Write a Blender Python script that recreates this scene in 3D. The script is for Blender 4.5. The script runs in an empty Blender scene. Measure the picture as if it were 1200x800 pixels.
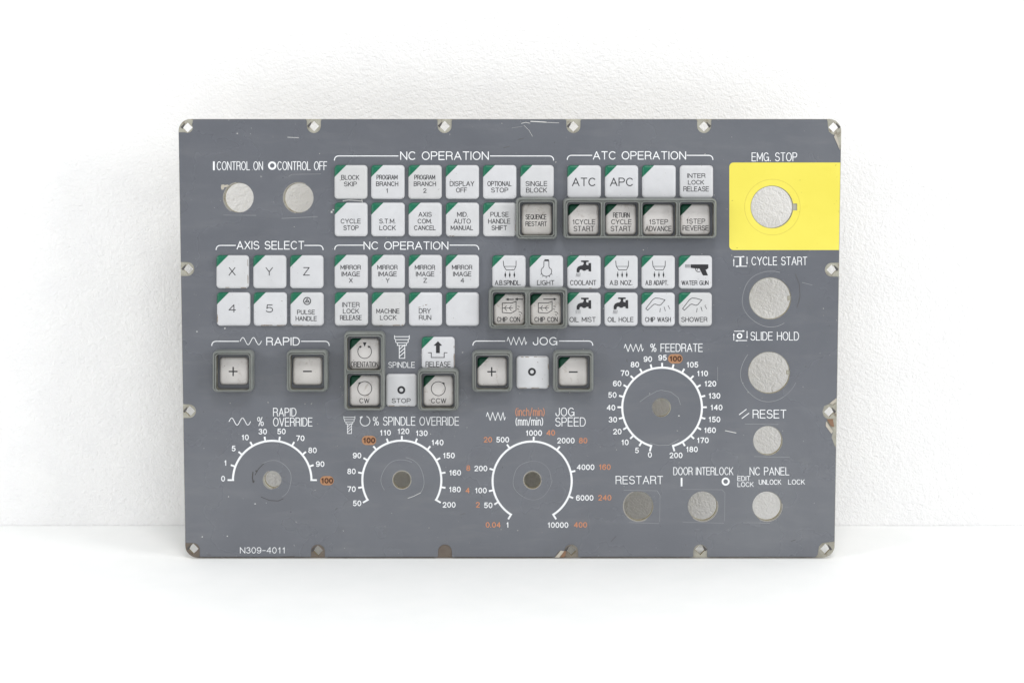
import bpy, bmesh, math, random
from mathutils import Vector, Matrix
from mathutils.geometry import tessellate_polygon

R = math.radians
random.seed(7)
SC = bpy.context.scene
COL = SC.collection

# ---------------------------------------------------------------- camera
F = 2333.0                      # focal length in photo pixels (photo is 1200 wide)
PITCH, LEAN = R(9.5), R(3.90)
DEPTH = 1.4723                  # camera depth of the panel's lower edge
fwd = Vector((0, math.cos(PITCH), -math.sin(PITCH)))
upv = Vector((0, math.sin(PITCH), math.cos(PITCH)))
rgt = Vector((1, 0, 0))
CAM = -(fwd * DEPTH + upv * (-(653 - 400) / F * DEPTH) + rgt * ((597.2 - 600) / F * DEPTH))
cd = bpy.data.cameras.new('camera')
cd.lens, cd.sensor_width, cd.clip_start, cd.clip_end = F * 36 / 1200, 36, 0.01, 50
cam = bpy.data.objects.new('camera', cd)
cam.matrix_world = Matrix((rgt, upv, -fwd)).transposed().to_4x4()
cam.location = CAM
COL.objects.link(cam)
SC.camera = cam

# ---------------------------------------------------------------- light
world = bpy.data.worlds.new('World')
SC.world = world
world.use_nodes = True
bg = world.node_tree.nodes['Background']
bg.inputs['Color'].default_value = (0.97, 0.985, 1.0, 1)
bg.inputs['Strength'].default_value = 0.475


def area(name, loc, target, sx, sy, power, color=(1, 1, 1)):
    d = bpy.data.lights.new(name, 'AREA')
    d.shape, d.size, d.size_y, d.energy, d.color = 'RECTANGLE', sx, sy, power, color
    o = bpy.data.objects.new(name, d)
    o.location = loc
    o.rotation_euler = (Vector(target) - Vector(loc)).to_track_quat('-Z', 'Y').to_euler()
    COL.objects.link(o)


area('softbox_overhead', (0.15, -1.0, 1.75), (0.0, 0.0, 0.15), 0.6, 0.45, 14.2, (1.0, 0.995, 0.985))
area('softbox_right', (1.95, -1.12, 0.85), (0.0, 0.08, 0.14), 0.9, 0.7, 25.5)
area('softbox_left', (-1.95, -1.15, 0.85), (0.0, 0.08, 0.14), 0.9, 0.7, 18.6)

SC.view_settings.view_transform = 'Standard'
SC.view_settings.look = 'None'
SC.view_settings.exposure = 0.0
SC.view_settings.gamma = 1.0


# ---------------------------------------------------------------- materials
def lin(r, g, b):
    f = lambda c: (c / 255 / 12.92) if c <= 10 else ((c / 255 + 0.055) / 1.055) ** 2.4
    return (f(r), f(g), f(b), 1)


class NT:
    def __init__(s, name):
        s.m = bpy.data.materials.new(name)
        s.m.use_nodes = True
        s.t = s.m.node_tree
        s.b = s.t.nodes['Principled BSDF']
        s.tc = s.t.nodes.new('ShaderNodeTexCoord')

    def link(s, a, b): s.t.links.new(a, b)

    def noise(s, scale, detail=3, rough=0.55, dist=0.0, stretch=None):
        n = s.t.nodes.new('ShaderNodeTexNoise')
        n.inputs['Scale'].default_value = scale
        n.inputs['Detail'].default_value = detail
        n.inputs['Roughness'].default_value = rough
        n.inputs['Distortion'].default_value = dist
        if stretch:
            mp = s.t.nodes.new('ShaderNodeMapping')
            mp.inputs['Scale'].default_value = stretch
            s.link(s.tc.outputs['Object'], mp.inputs['Vector'])
            s.link(mp.outputs['Vector'], n.inputs['Vector'])
        else:
            s.link(s.tc.outputs['Object'], n.inputs['Vector'])
        return n.outputs['Fac']

    def ramp(s, src, stops):
        r = s.t.nodes.new('ShaderNodeValToRGB')
        e = r.color_ramp.elements
        while len(e) < len(stops): e.new(0.5)
        for el, (p, c) in zip(e, stops):
            el.position = p
            el.color = c if isinstance(c, tuple) else (c, c, c, 1)
        s.link(src, r.inputs['Fac'])
        return r.outputs['Color']

    def mix(s, fac, a, b, mode='MIX'):
        n = s.t.nodes.new('ShaderNodeMix')
        n.data_type = 'RGBA'
        n.blend_type = mode
        for v, i in ((fac, 0), (a, 6), (b, 7)):
            if hasattr(v, 'node'): s.link(v, n.inputs[i])
            else: n.inputs[i].default_value = v
        return n.outputs[2]

    def mul(s, a, b):
        n = s.t.nodes.new('ShaderNodeMath')
        n.operation = 'MULTIPLY'
        for v, i in ((a, 0), (b, 1)):
            if hasattr(v, 'node'): s.link(v, n.inputs[i])
            else: n.inputs[i].default_value = v
        return n.outputs[0]

    def sep(s, axis):
        n = s.t.nodes.new('ShaderNodeSeparateXYZ')
        s.link(s.tc.outputs['Object'], n.inputs[0])
        return n.outputs[axis]

    def bump(s, h, strength, dist):
        n = s.t.nodes.new('ShaderNodeBump')
        n.inputs['Strength'].default_value = strength
        n.inputs['Distance'].default_value = dist
        s.link(h, n.inputs['Height'])
        s.link(n.outputs['Normal'], s.b.inputs['Normal'])

    def set(s, color=None, rough=None, metal=None, spec=None):
        for k, v in (('Base Color', color), ('Roughness', rough), ('Metallic', metal), ('Specular IOR Level', spec)):
            if v is None: continue
            if hasattr(v, 'node'): s.link(v, s.b.inputs[k])
            else: s.b.inputs[k].default_value = v
        return s.m


def plain(name, c, rough=0.5, spec=0.4):
    n = NT(name)
    v = n.ramp(n.noise(90, 4), [(0.3, tuple(x * 0.93 for x in c[:3]) + (1,)), (0.7, tuple(min(1, x * 1.05) for x in c[:3]) + (1,))])
    return n.set(v, rough, spec=spec)


M = {}
# plaster wall
n = NT('white_plaster')
n.set(n.ramp(n.noise(40, 4), [(0.3, (0.84, 0.84, 0.845, 1)), (0.7, (0.87, 0.87, 0.87, 1))]), 0.75, spec=0.25)
hgt = n.mix(0.35, n.noise(320, 3, 0.5, 0.5, (1.0, 1.0, 1.25)), n.noise(760, 2, 0.5, 0.3))
n.bump(hgt, 0.9, 0.0012)
M['wall'] = n.m
n = NT('white_tabletop')
n.set(n.ramp(n.noise(25, 3), [(0.3, (0.85, 0.86, 0.855, 1)), (0.7, (0.88, 0.885, 0.88, 1))]), 0.6, spec=0.3)
n.bump(n.noise(300, 2), 0.15, 0.0006)
M['table'] = n.m
# grey printed film
n = NT('grey_panel_film')
g0 = n.ramp(n.noise(9, 5, 0.6, 0.4), [(0.3, lin(87, 90, 97)), (0.5, lin(92, 95, 102)), (0.72, lin(98, 101, 107))])
g1 = n.mix(n.ramp(n.noise(45, 5, 0.6, 0.3, (0.5, 1, 2.2)), [(0.50, 0.0), (0.85, 0.22)]), g0, lin(130, 131, 133))
g1 = n.mix(n.ramp(n.noise(60, 4, 0.6, 0.1), [(0.60, 0.0), (0.80, 0.25)]), g1, lin(84, 84, 86))
g2 = n.mix(n.ramp(n.noise(430, 2, 0.6), [(0.745, 0.0), (0.775, 0.75)]), g1, lin(190, 188, 182))
g2 = n.mix(n.ramp(n.noise(380, 2, 0.6, 0.5), [(0.225, 0.6), (0.26, 0.0)]), g2, lin(60, 55, 52))
n.set(g2, n.ramp(n.noise(14, 4), [(0.3, 0.20), (0.7, 0.33)]), spec=0.9)
n.bump(n.noise(900, 2), 0.12, 0.0003)
M['film'] = n.m
n = NT('yellow_print')
y = n.ramp(n.noise(16, 4), [(0.3, lin(215, 203, 80)), (0.7, lin(222, 211, 90))])
y = n.mix(n.ramp(n.noise(50, 5, 0.7, 0.4), [(0.6, 0.0), (0.85, 0.45)]), y, lin(205, 188, 60))
y = n.mix(n.ramp(n.noise(420, 2, 0.6), [(0.735, 0.0), (0.77, 0.7)]), y, lin(120, 105, 50))
n.set(y, 0.5, spec=0.35)
M['yellow'] = n.m
# plated steel, rusty towards its lower edge
n = NT('zinc_plate')
z0 = n.ramp(n.noise(130, 5, 0.65), [(0.3, lin(138, 135, 124)), (0.6, lin(168, 166, 154))])
z0 = n.mix(n.ramp(n.noise(210, 4, 0.7), [(0.56, 0.0), (0.66, 0.75)]), z0, lin(112, 98, 82))
rust = n.mul(n.ramp(n.sep('Z'), [(0.012, 1.0), (0.02, 0.0)]), n.ramp(n.sep('X'), [(0.02, 1.0), (0.10, 0.15)]))
z0 = n.mix(n.mul(rust, 0.85), z0, lin(92, 80, 72))
n.set(z0, 0.5, 0.25, 0.4)
M['plate'] = n.m

M['chromate'] = plain('yellow_chromate_plating', lin(126, 113, 72), 0.45)


def keymat(name, c, dirt):
    n = NT(name)
    k = n.ramp(n.noise(120, 4), [(0.3, tuple(x * 0.94 for x in c[:3]) + (1,)), (0.7, c)])
    k = n.mix(n.ramp(n.noise(170, 5, 0.7, 0.6), [(0.66 - 0.13 * dirt, 0.0), (0.80 - 0.05 * dirt, 0.35 + 0.4 * dirt)]), k, lin(150, 136, 122))
    k = n.mix(n.ramp(n.noise(650, 2, 0.5), [(0.735 - 0.03 * dirt, 0.0), (0.765, 0.8)]), k, lin(96, 84, 74))
    oi = n.t.nodes.new('ShaderNodeObjectInfo')
    k = n.mix(1.0, k, n.ramp(oi.outputs['Random'], [(0.0, (0.93, 0.925, 0.90, 1)), (0.5, (0.98, 0.98, 0.975, 1)), (1.0, (1.0, 1.0, 1.0, 1))]), 'MULTIPLY')
    return n.set(k, n.ramp(n.noise(200, 3), [(0.3, 0.32), (0.7, 0.5)]), spec=0.4)


M['key'] = keymat('white_key_plastic', lin(197, 198, 201), 0.0)
M['key_dirty'] = keymat('grimy_key_plastic', lin(216, 213, 211), 0.8)
M['green'] = keymat('green_key_corner', lin(16, 100, 74), 0.0)
M['green_dirty'] = keymat('grimy_green_key_corner', lin(16, 74, 54), 0.2)
n = NT('guard_plastic')
q = n.ramp(n.noise(70, 4), [(0.3, lin(109, 113, 110)), (0.7, lin(123, 126, 122))])
q = n.mix(n.ramp(n.noise(260, 5, 0.7, 0.8), [(0.60, 0.0), (0.74, 0.55)]), q, lin(92, 88, 78))
q = n.mix(n.ramp(n.noise(520, 3, 0.6), [(0.68, 0.0), (0.73, 0.8)]), q, lin(52, 48, 42))
n.set(q, 0.38, spec=0.6)
n.bump(n.noise(600, 3), 0.2, 0.0004)
M['guard'] = n.m
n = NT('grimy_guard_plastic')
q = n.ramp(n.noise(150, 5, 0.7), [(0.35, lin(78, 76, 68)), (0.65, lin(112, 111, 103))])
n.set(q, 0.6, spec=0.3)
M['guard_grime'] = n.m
M['white_ink'] = plain('white_ink', lin(226, 228, 230))
M['orange_ink'] = plain('orange_ink', lin(190, 127, 92))
M['oval_ink'] = plain('dull_orange_ink', lin(162, 120, 88))
M['brown_ink'] = plain('brown_ink', lin(60, 30, 16))
M['black_ink'] = plain('black_ink', lin(40, 40, 44))
M['scuff'] = plain('pale_scuff', lin(158, 160, 162))
M['scuff_white'] = plain('white_scuff', lin(205, 205, 203))
M['scuff_dark_and_edge_shade'] = plain('dark_scuff_and_edge_shade', lin(74, 72, 72))
M['key_grime'] = plain('brown_grime', lin(128, 116, 104))
M['score'] = plain('scored_film', lin(136, 138, 141))
M['score_yellow'] = plain('scored_yellow_film', lin(196, 180, 74))
M['torn'] = plain('torn_film_backing', lin(176, 170, 158))
M['rust'] = plain('brown_adhesive', lin(130, 100, 78))

# ---------------------------------------------------------------- panel plane and mesh helpers
PX, PV = Vector((1, 0, 0)), Vector((0, math.sin(LEAN), math.cos(LEAN)))
PN = Vector((0, -math.cos(LEAN), math.sin(LEAN)))
K = 0.000625                    # metres per photo pixel on the panel, roughly


def uv(x, y, h=0.0):
    """panel coordinates of the point at height h over the film that the photo shows at pixel x, y"""
    d = fwd + rgt * ((x - 600) / F) + upv * ((400 - y) / F)
    t = ((PN * h) - CAM).dot(PN) / d.dot(PN)
    p = CAM + d * t
    return Vector((p.dot(PX), p.dot(PV)))


def w3(q, h): return PX * q[0] + PV * q[1] + PN * h


def mesh_object(name, bm, mat, parent=None, smooth=30, label=None):
    bmesh.ops.recalc_face_normals(bm, faces=bm.faces)
    me = bpy.data.meshes.new(name)
    bm.to_mesh(me)
    bm.free()
    me.materials.append(mat)
    if smooth:
        for p in me.polygons: p.use_smooth = True
        me.set_sharp_from_angle(angle=R(smooth))
    o = bpy.data.objects.new(name, me)
    COL.objects.link(o)
    if parent: o.parent = parent
    if label: o['label'] = label
    return o


def cap(bm, loops):
    """fill between an outer loop of verts and hole loops"""
    flat = [v for l in loops for v in l]
    for t in tessellate_polygon([[Vector(uvof[v]).to_3d() for v in l] for l in loops]):
        try: bm.faces.new([flat[i] for i in t])
        except ValueError: pass


uvof = {}


def ring(bm, pts, h):
    out = []
    for p in pts:
        v = bm.verts.new(w3(p, h))
        uvof[v] = (p[0], p[1])
        out.append(v)
    return out


def wall(bm, a, b):
    k = len(a)
    for i in range(k): bm.faces.new((a[i], a[(i + 1) % k], b[(i + 1) % k], b[i]))


def prism(bm, outer, holes, h0, h1):
    t = [ring(bm, l, h1) for l in [outer] + holes]
    b = [ring(bm, l, h0) for l in [outer] + holes]
    for x, y in zip(t, b): wall(bm, x, y)
    cap(bm, t)
    cap(bm, b)


def rrect(x0, y0, x1, y1, r, n=5):
    """rounded rectangle, in pixels"""
    out = []
    for cx, cy, a in ((x1 - r, y0 + r, -90), (x1 - r, y1 - r, 0), (x0 + r, y1 - r, 90), (x0 + r, y0 + r, 180)):
        for i in range(n + 1):
            t = R(a + 90 * i / n)
            out.append((cx + r * math.cos(t), cy + r * math.sin(t)))
    return out


def circ(cx, cy, r, n=56, a0=0, a1=360):
    k = n if a1 - a0 == 360 else n + 1
    return [(cx + r * math.cos(R(a0 + (a1 - a0) * i / n)), cy + r * math.sin(R(a0 + (a1 - a0) * i / n))) for i in range(k)]


def U(pts, h=0.0): return [uv(x, y, h) for x, y in pts]


def stroke(bm, pts, w, h, closed=False, rise=0.00005):
    """a printed line w pixels wide along pixel points, slightly domed like ink"""
    if not closed:
        for i in range(1, len(pts) - 1):
            (ax, ay), (bx, by), (cx, cy) = pts[i - 1:i + 2]
            if (bx - ax) * (cx - bx) + (by - ay) * (cy - by) < -0.3 * math.hypot(bx - ax, by - ay) * math.hypot(cx - bx, cy - by):
                stroke(bm, pts[:i + 1], w, h, False, rise)
                stroke(bm, pts[i:], w, h, False, rise * 1.15)
                return
    q = U(pts, h)
    c = [q[0]]
    for p in q[1:]:
        if (p - c[-1]).length > 1e-6: c.append(p)
    if closed and (c[0] - c[-1]).length < 1e-6: c.pop()
    k, hw = len(c), w * K / 2
    if k < 2: return
    L, C, Q = [], [], []
    for i, p in enumerate(c):
        a = c[i - 1] if (i or closed) else None
        b = c[(i + 1) % k] if (i < k - 1 or closed) else None
        d1 = (p - a).normalized() if a is not None else None
        d2 = (b - p).normalized() if b is not None else None
        d1, d2 = d1 or d2, d2 or d1
        m = Vector((-d1.y - d2.y, d1.x + d2.x))
        m = m.normalized() if m.length > 0.3 else Vector((-d1.y, d1.x))
        s = hw / max(0.55, abs(m.dot(Vector((-d1.y, d1.x)))))
        e = Vector((0, 0))
        if not closed and i == 0: e = -d1 * hw * 0.7
        if not closed and i == k - 1: e = d2 * hw * 0.7
        L.append(bm.verts.new(w3(p + m * s + e, h)))
        Q.append(bm.verts.new(w3(p - m * s + e, h)))
        C.append(bm.verts.new(w3(p + e, h + rise)))
    for i in range(k if closed else k - 1):
        j = (i + 1) % k
        bm.faces.new((L[i], L[j], C[j], C[i]))
        bm.faces.new((C[i], C[j], Q[j], Q[i]))


def blot(bm, pts, h, holes=(), t=0.00006):
    prism(bm, U(pts, h), [U(l, h) for l in holes], h - 0.00002, h + t)


# ---------------------------------------------------------------- stroke lettering
def A(cx, cy, rx, ry, a0, a1, n=None):
    n = n or max(4, int(abs(a1 - a0) / 18))
    return [(cx + rx * math.cos(R(a0 + (a1 - a0) * i / n)), cy + ry * math.sin(R(a0 + (a1 - a0) * i / n))) for i in range(n + 1)]


six = [A(.28, .31, .27, .31, 0, 360), [(.50, .84)] + A(.31, .60, .30, .40, 50, 180) + [(.01, .32)]]
HUMP = lambda x, w: [(x, .48)] + A(x + w / 2, .46, w / 2, .26, 160, 0) + [(x + w, 0)]
G = {
    'A': (.72, [[(0, 0), (.36, 1), (.72, 0)], [(.12, .33), (.60, .33)]]),
    'B': (.64, [[(0, .53), (0, 1), (.36, 1)] + A(.36, .765, .23, .235, 80, -90) + [(0, .53), (0, 0), (.38, 0)] + A(.38, .265, .25, .265, -80, 90)]),
    'C': (.70, [A(.37, .5, .37, .5, 42, 318)]),
    'D': (.67, [[(0, 0), (0, 1), (.28, 1)] + A(.30, .5, .37, .5, 85, -85) + [(.28, 0), (0, 0), (0, .05)]]),
    'E': (.58, [[(.57, 1), (0, 1), (0, 0), (.58, 0)], [(0, .52), (.52, .52)]]),
    'F': (.54, [[(.55, 1), (0, 1), (0, 0)], [(0, .50), (.47, .50)]]),
    'G': (.74, [A(.37, .5, .37, .5, 42, 335) + [(.73, .46), (.42, .46)], [(.73, .40), (.73, 0)]]),
    'H': (.64, [[(0, 0), (0, 1)], [(.64, 0), (.64, 1)], [(0, .52), (.64, .52)]]),
    'I': (.01, [[(0, 0), (0, 1)]]),
    'J': (.46, [[(.46, 1), (.46, .3)] + A(.23, .26, .23, .26, 0, -180) + [(0, .34)]]),
    'K': (.64, [[(0, 0), (0, 1)], [(.60, 1), (0, .36)], [(.22, .58), (.64, 0)]]),
    'L': (.52, [[(0, 1), (0, 0), (.52, 0)]]),
    'M': (.78, [[(0, 0), (0, 1), (.39, .22), (.78, 1), (.78, 0)]]),
    'N': (.66, [[(0, 0), (0, 1), (.66, 0), (.66, 1)]]),
    'O': (.76, [A(.38, .5, .38, .5, 0, 360, 24)]),
    'P': (.60, [[(0, 0), (0, 1), (.36, 1)] + A(.36, .735, .24, .265, 85, -90) + [(0, .47)]]),
    'Q': (.76, [A(.38, .5, .38, .5, 0, 360, 24), [(.46, .26), (.74, -.04)]]),
    'R': (.64, [[(0, 0), (0, 1), (.38, 1)] + A(.38, .745, .24, .255, 85, -90) + [(0, .49)], [(.38, .49)] + A(.44, .34, .15, .15, 80, 0) + [(.60, .12), (.65, 0)]]),
    'S': (.62, [A(.31, .755, .28, .245, 22, 265) + A(.31, .265, .31, .265, 85, -160)]),
    'T': (.62, [[(0, 1), (.62, 1)], [(.31, 1), (.31, 0)]]),
    'U': (.64, [[(0, 1), (0, .32)] + A(.32, .32, .32, .32, 180, 360) + [(.64, 1)]]),
    'V': (.68, [[(0, 1), (.34, 0), (.68, 1)]]),
    'W': (.94, [[(0, 1), (.24, 0), (.47, .96), (.70, 0), (.94, 1)]]),
    'X': (.64, [[(0, 0), (.62, 1)], [(.02, 1), (.64, 0)]]),
    'Y': (.66, [[(0, 1), (.33, .44), (.66, 1)], [(.33, .44), (.33, 0)]]),
    'Z': (.60, [[(.02, 1), (.59, 1), (0, 0), (.61, 0)]]),
    '0': (.54, [A(.27, .5, .27, .5, 0, 360, 24)]),
    '1': (.40, [[(.10, .76), (.21, .80), (.29, 1), (.29, 0)]]),
    '2': (.55, [A(.27, .71, .26, .29, 175, -30) + [(.02, 0), (.55, 0)]]),
    '3': (.54, [A(.26, .76, .22, .24, 165, -85) + A(.26, .265, .27, .265, 85, -165)]),
    '4': (.58, [[(.44, 0), (.44, 1), (0, .30), (.58, .30)]]),
    '5': (.54, [[(.50, 1), (.10, 1), (.05, .50)] + A(.26, .32, .27, .32, 125, -155)]),
    '6': (.55, six),
    '7': (.54, [[(0, 1), (.54, 1), (.34, .5), (.20, 0)]]),
    '8': (.54, [A(.27, .76, .22, .24, 0, 360), A(.27, .265, .27, .265, 0, 360)]),
    '9': (.55, [[(.55 - x, 1 - y) for x, y in s] for s in six]),
    '%': (.86, [A(.18, .77, .17, .22, 0, 360), A(.68, .23, .17, .22, 0, 360), [(.66, 1), (.20, 0)]]),
    '.': (.06, [[(.02, .0), (.03, .06)]]),
    '-': (.40, [[(0, .45), (.40, .45)]]),
    '+': (.7, [[(0, .45), (.7, .45)], [(.35, .10), (.35, .80)]]),
    '/': (.34, [[(0, -.05), (.34, 1.05)]]),
    '(': (.20, [A(.42, .46, .40, .62, 125, 235)]),
    ')': (.20, [A(-.22, .46, .40, .62, 55, -55)]),
    'i': (.01, [[(0, 0), (0, .70)], [(0, .93), (0, 1)]]),
    'n': (.42, [[(0, 0), (0, .72)], HUMP(0, .42)]),
    'm': (.68, [[(0, 0), (0, .72)], HUMP(0, .34), HUMP(.34, .34)]),
    'h': (.42, [[(0, 0), (0, 1)], HUMP(0, .42)]),
    'c': (.44, [A(.24, .36, .24, .36, 45, 315)]),
}


def text(bm, s, x0, x1, y0, y1, w, h=0.0, gap=.22):
    """letter s into the pixel box x0..x1, y0 (top)..y1 (baseline) with strokes w wide"""
    x0, x1, y0, y1 = x0 + w / 2, x1 - w / 2, y0 + w / 2, y1 - w / 2
    pos, x = [], 0.0
    for ch in s:
        if ch == ' ':
            x += .52
            continue
        pos.append((ch, x))
        x += G[ch][0] + gap
    tot = max(x - gap, 0.05)
    hh = y1 - y0
    sx = (x1 - x0) / tot
    if len(s) == 1 and s in '1I': sx, x0 = hh, (x0 + x1) / 2 - G[s][0] * hh / 2
    for ch, px in pos:
        for st in G[ch][1]:
            P = [(x0 + (px + a) * sx, y1 - b * hh) for a, b in st]
            cl = len(P) > 6 and math.hypot(P[0][0] - P[-1][0], P[0][1] - P[-1][1]) < 1e-4
            stroke(bm, P, w, h, cl)


def num(bm, s, cx, cy, hh, w, h=0.0, adv=1.0):
    """a numeral centred on cx, cy"""
    tot = sum(.06 if c == '.' else G[c][0] for c in s) + .26 * (len(s) - 1)
    text(bm, s, cx - tot * hh * adv / 2 - w / 2, cx + tot * hh * adv / 2 + w / 2, cy - hh / 2, cy + hh / 2, w, h, .26)


# ---------------------------------------------------------------- setting
TZ = -0.0008
WY = 0.0950


def slab(name, c0, c1, mat):
    bm = bmesh.new()
    bmesh.ops.create_cube(bm, size=1)
    for v in bm.verts:
        v.co = Vector([c0[i] if v.co[i] < 0 else c1[i] for i in range(3)])
    o = mesh_object(name, bm, mat, smooth=0)
    o['kind'] = 'structure'
    return o


slab('wall', (-1.6, WY, -0.05), (1.6, WY + 0.1, 1.9), M['wall'])
slab('tabletop', (-1.6, -1.9, TZ - 0.04), (1.6, WY - 0.0005, TZ), M['table'])

# ---------------------------------------------------------------- the control panel
root = bpy.data.objects.new('control_panel', None)
COL.objects.link(root)
root['label'] = 'grey machine control panel with white keys and a yellow field, leaning against the white wall'
root['category'] = 'control panel'

# edge of the panel in the photo, corner to corner
TL, TR, BR, BL = (208.9, 139.6), (986.2, 139.6), (977.3, 653.2), (217.1, 653.2)
uTL, uTR, uBR, uBL = [uv(*p) for p in (TL, TR, BR, BL)]
HW, V1 = (uTR.x - uTL.x) / 2, (uTL.y + uTR.y) / 2
CX = (uTL.x + uTR.x) / 2
V0 = 0.0


def uvr(x0, v0, x1, v1, r, n=8):
    out = []
    for cx, cy, a in ((x1 - r, v0 + r, -90), (x1 - r, v1 - r, 0), (x0 + r, v1 - r, 90), (x0 + r, v0 + r, 180)):
        for i in range(n + 1):
            t = R(a + 90 * i / n)
            out.append(Vector((cx + r * math.cos(t), cy + r * math.sin(t))))
    return out


HOLES = [  # x, y, radius in pixels
    (279.6, 231.6, 17.6), (349.8, 231.9, 17.6), (904.6, 242.6, 24.9), (902.4, 349.6, 24.7), (901.2, 436.5, 24.6),
    (775.2, 477.3, 11.1), (319.2, 562.0, 10.5), (471.0, 562.1, 10.5), (623.9, 562.3, 10.2), (899.9, 516.1, 17.3),
    (748.3, 592.8, 17.4), (823.5, 592.8, 17.4), (899.0, 592.8, 17.3)]
BOLTS = [(219.6, 149.6), (367.8, 148.0), (521.0, 148.0), (672.0, 148.3), (825.2, 148.3), (977.0, 149.3),
         (220.5, 315.2), (222.5, 481.5), (974.8, 316.0), (971.9, 482.3),
         (226.6, 642.6), (372.6, 644.6), (669.4, 644.4), (820.6, 643.6), (967.2, 642.8)]


def seg(c0, c1, x):            # rounded bay of the film around a bolt, entering and leaving the edge at y = edge
    pass


def film_outline():
    """the film's edge with its bays round the bolts, anticlockwise from the lower left, in panel coordinates"""
    r = 8.2 * K
    e = 0.4 * K
    L, Rr, B, T = CX - HW + e, CX + HW - e, V0 + e, V1 - e
    bay = lambda p: uv(*p)
    out = []
    # lower edge, left to right
    q = bay((226.6, 642.6))
    cr = 13.5 * K
    out += [Vector((L, q.y + 7 * K))] + [Vector((L + 9 * K, B + 9.5 * K)) + Vector((math.cos(R(a)), math.sin(R(a)))) * 7.8 * K for a in (80, 60, 40, 20, 5)] + [Vector((q.x + 7.4 * K, B))]
    for x in (372.6, 521.4, 669.4, 820.6):
        c = bay((x, 645))
        if x == 669.4:         # torn away on its left
            out += [Vector((c.x - 20 * K, B)), Vector((c.x - 14 * K, B + 8 * K)), Vector((c.x - 9 * K, B + 7 * K))]
        else:
            out += [Vector((c.x - r - 1.5 * K, B)), Vector((c.x - r, B + 1.5 * K))]
        out += [Vector((c.x + r * math.cos(R(a)), c.y - 0.5 * K + r * math.sin(R(a)))) for a in range(180, -1, -18)]
        out += [Vector((c.x + r, B + 1 * K)), Vector((c.x + r + 1 * K, B))]
    q = bay((967.2, 642.8))
    out += [Vector((q.x - 12 * K, B)), Vector((q.x - 9 * K, B + 3 * K)), Vector((q.x - 7.5 * K, q.y + 3 * K)), Vector((q.x - 4 * K, q.y + 7 * K)), Vector((q.x + 2 * K, q.y + 8 * K)), Vector((Rr, q.y + 9 * K))]
    # right edge upwards: torn bay, then clean bay
    torn = [(978.0, 522), (974.6, 512), (976.4, 505), (971, 499), (968.5, 496), (969.6, 491), (965.3, 487.5), (963.8, 482), (965.8, 475.6), (971.5, 473.0), (975.5, 472.2), (979.4, 468.2)]
    out += [Vector((Rr, uv(979, 524).y))] + [uv(*p) for p in torn] + [Vector((Rr, uv(980, 466).y))]
    c = bay((974.8, 316.0))
    out += [Vector((Rr, c.y - r))] + [Vector((c.x + r * math.cos(R(a)), c.y + r * math.sin(R(a)))) for a in range(270, 89, -18)] + [Vector((Rr, c.y + r))]
    # top right corner, torn to the side
    out += [Vector((Rr, uv(984, 176).y)), uv(982.6, 168), uv(979.0, 159), uv(975.2, 157.5), uv(971.4, 154.5), uv(970.2, 148), Vector((uv(970.0, 143).x, T - 3 * K)), Vector((uv(969, 139).x, T))]
    for x in (825.2, 672.0, 521.0, 367.8):
        c = bay((x, 147.8))
        out += [Vector((c.x + r + 1 * K, T)), Vector((c.x + r, T - 2 * K))]
        out += [Vector((c.x + r * math.cos(R(a)), c.y + r * math.sin(R(a)))) for a in range(0, -181, -18)]
        out += [Vector((c.x - r, T - 2 * K)), Vector((c.x - r - 1 * K, T))]
    q = bay((219.6, 149.6))
    out += [Vector((q.x + 6.8 * K, T))] + [Vector((q.x + 6.4 * K * math.cos(R(a)), q.y + 6.4 * K * math.sin(R(a)))) for a in (30, 0, -30, -60, -90, -120)] + [Vector((L, q.y - 5.6 * K))]
    for y, x in ((315.2, 220.5), (481.5, 222.5)):
        c = bay((x - 1, y))
        out += [Vector((L, c.y + r))] + [Vector((c.x + r * math.cos(R(a)), c.y + r * math.sin(R(a)))) for a in range(90, -91, -18)] + [Vector((L, c.y - r))]
    return out


def film_hole(i, grow=0.0):
    x, y, r = HOLES[i]
    if i == 2:                 # keyed hole
        a = math.degrees(math.asin(4.0 / (r + grow)))
        return circ(x, y, r + grow, 50, a, 360 - a) + [(x + r + 4.6, y - 4.0), (x + r + 4.6, y + 4.0)]
    return circ(x, y, r + grow)


def plate_hole(i):
    x, y, r = HOLES[i]
    r -= 0.55
    dx, dy = {0: (1.3, 0.2), 1: (0.8, 0.0), 5: (-0.8, 0.0), 6: (1.5, -1.0), 10: (-0.2, -0.3), 11: (-0.4, -0.5), 12: (-0.5, -0.4), 9: (-0.5, -0.3)}.get(i, (0, 0))
    x, y = x + dx, y + dy
    if i in (3, 4):            # small key tab on the right
        a = math.degrees(math.asin(2.4 / r))
        return circ(x, y, r, 50, a, 360 - a) + [(x + r - 3.0, y - 2.4), (x + r - 3.0, y + 2.4)]
    return circ(x, y, r)


FT, PT = 0.0004, 0.0036
bm = bmesh.new()
bolt = lambda x, y: [uv(x + dx, y + dy, -0.0005) for dx, dy in ((0, -6.2), (6.2, 0), (0, 6.2), (-6.2, 0))]
prism(bm, uvr(CX - HW, V0, CX + HW, V1, 14 * K), [U(plate_hole(i), -0.0005) for i in range(len(HOLES))] + [bolt(*b) for b in BOLTS], -FT - 0.00003 - PT + 0.0004, -FT - 0.00003)
for f in bm.faces: f.normal_update()
plate = mesh_object('backing_plate', bm, M['plate'], root, 40, 'zinc plated steel backing plate seen at the bolt holes')
plate.data.materials.append(M['chromate'])
for p in plate.data.polygons:
    if p.normal.dot(PN) < 0.5: p.material_index = 1
bm = bmesh.new()
prism(bm, film_outline(), [U(film_hole(i)) for i in range(len(HOLES))], -FT, 0.0)
mesh_object('front_film', bm, M['film'], root, 40)

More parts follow.
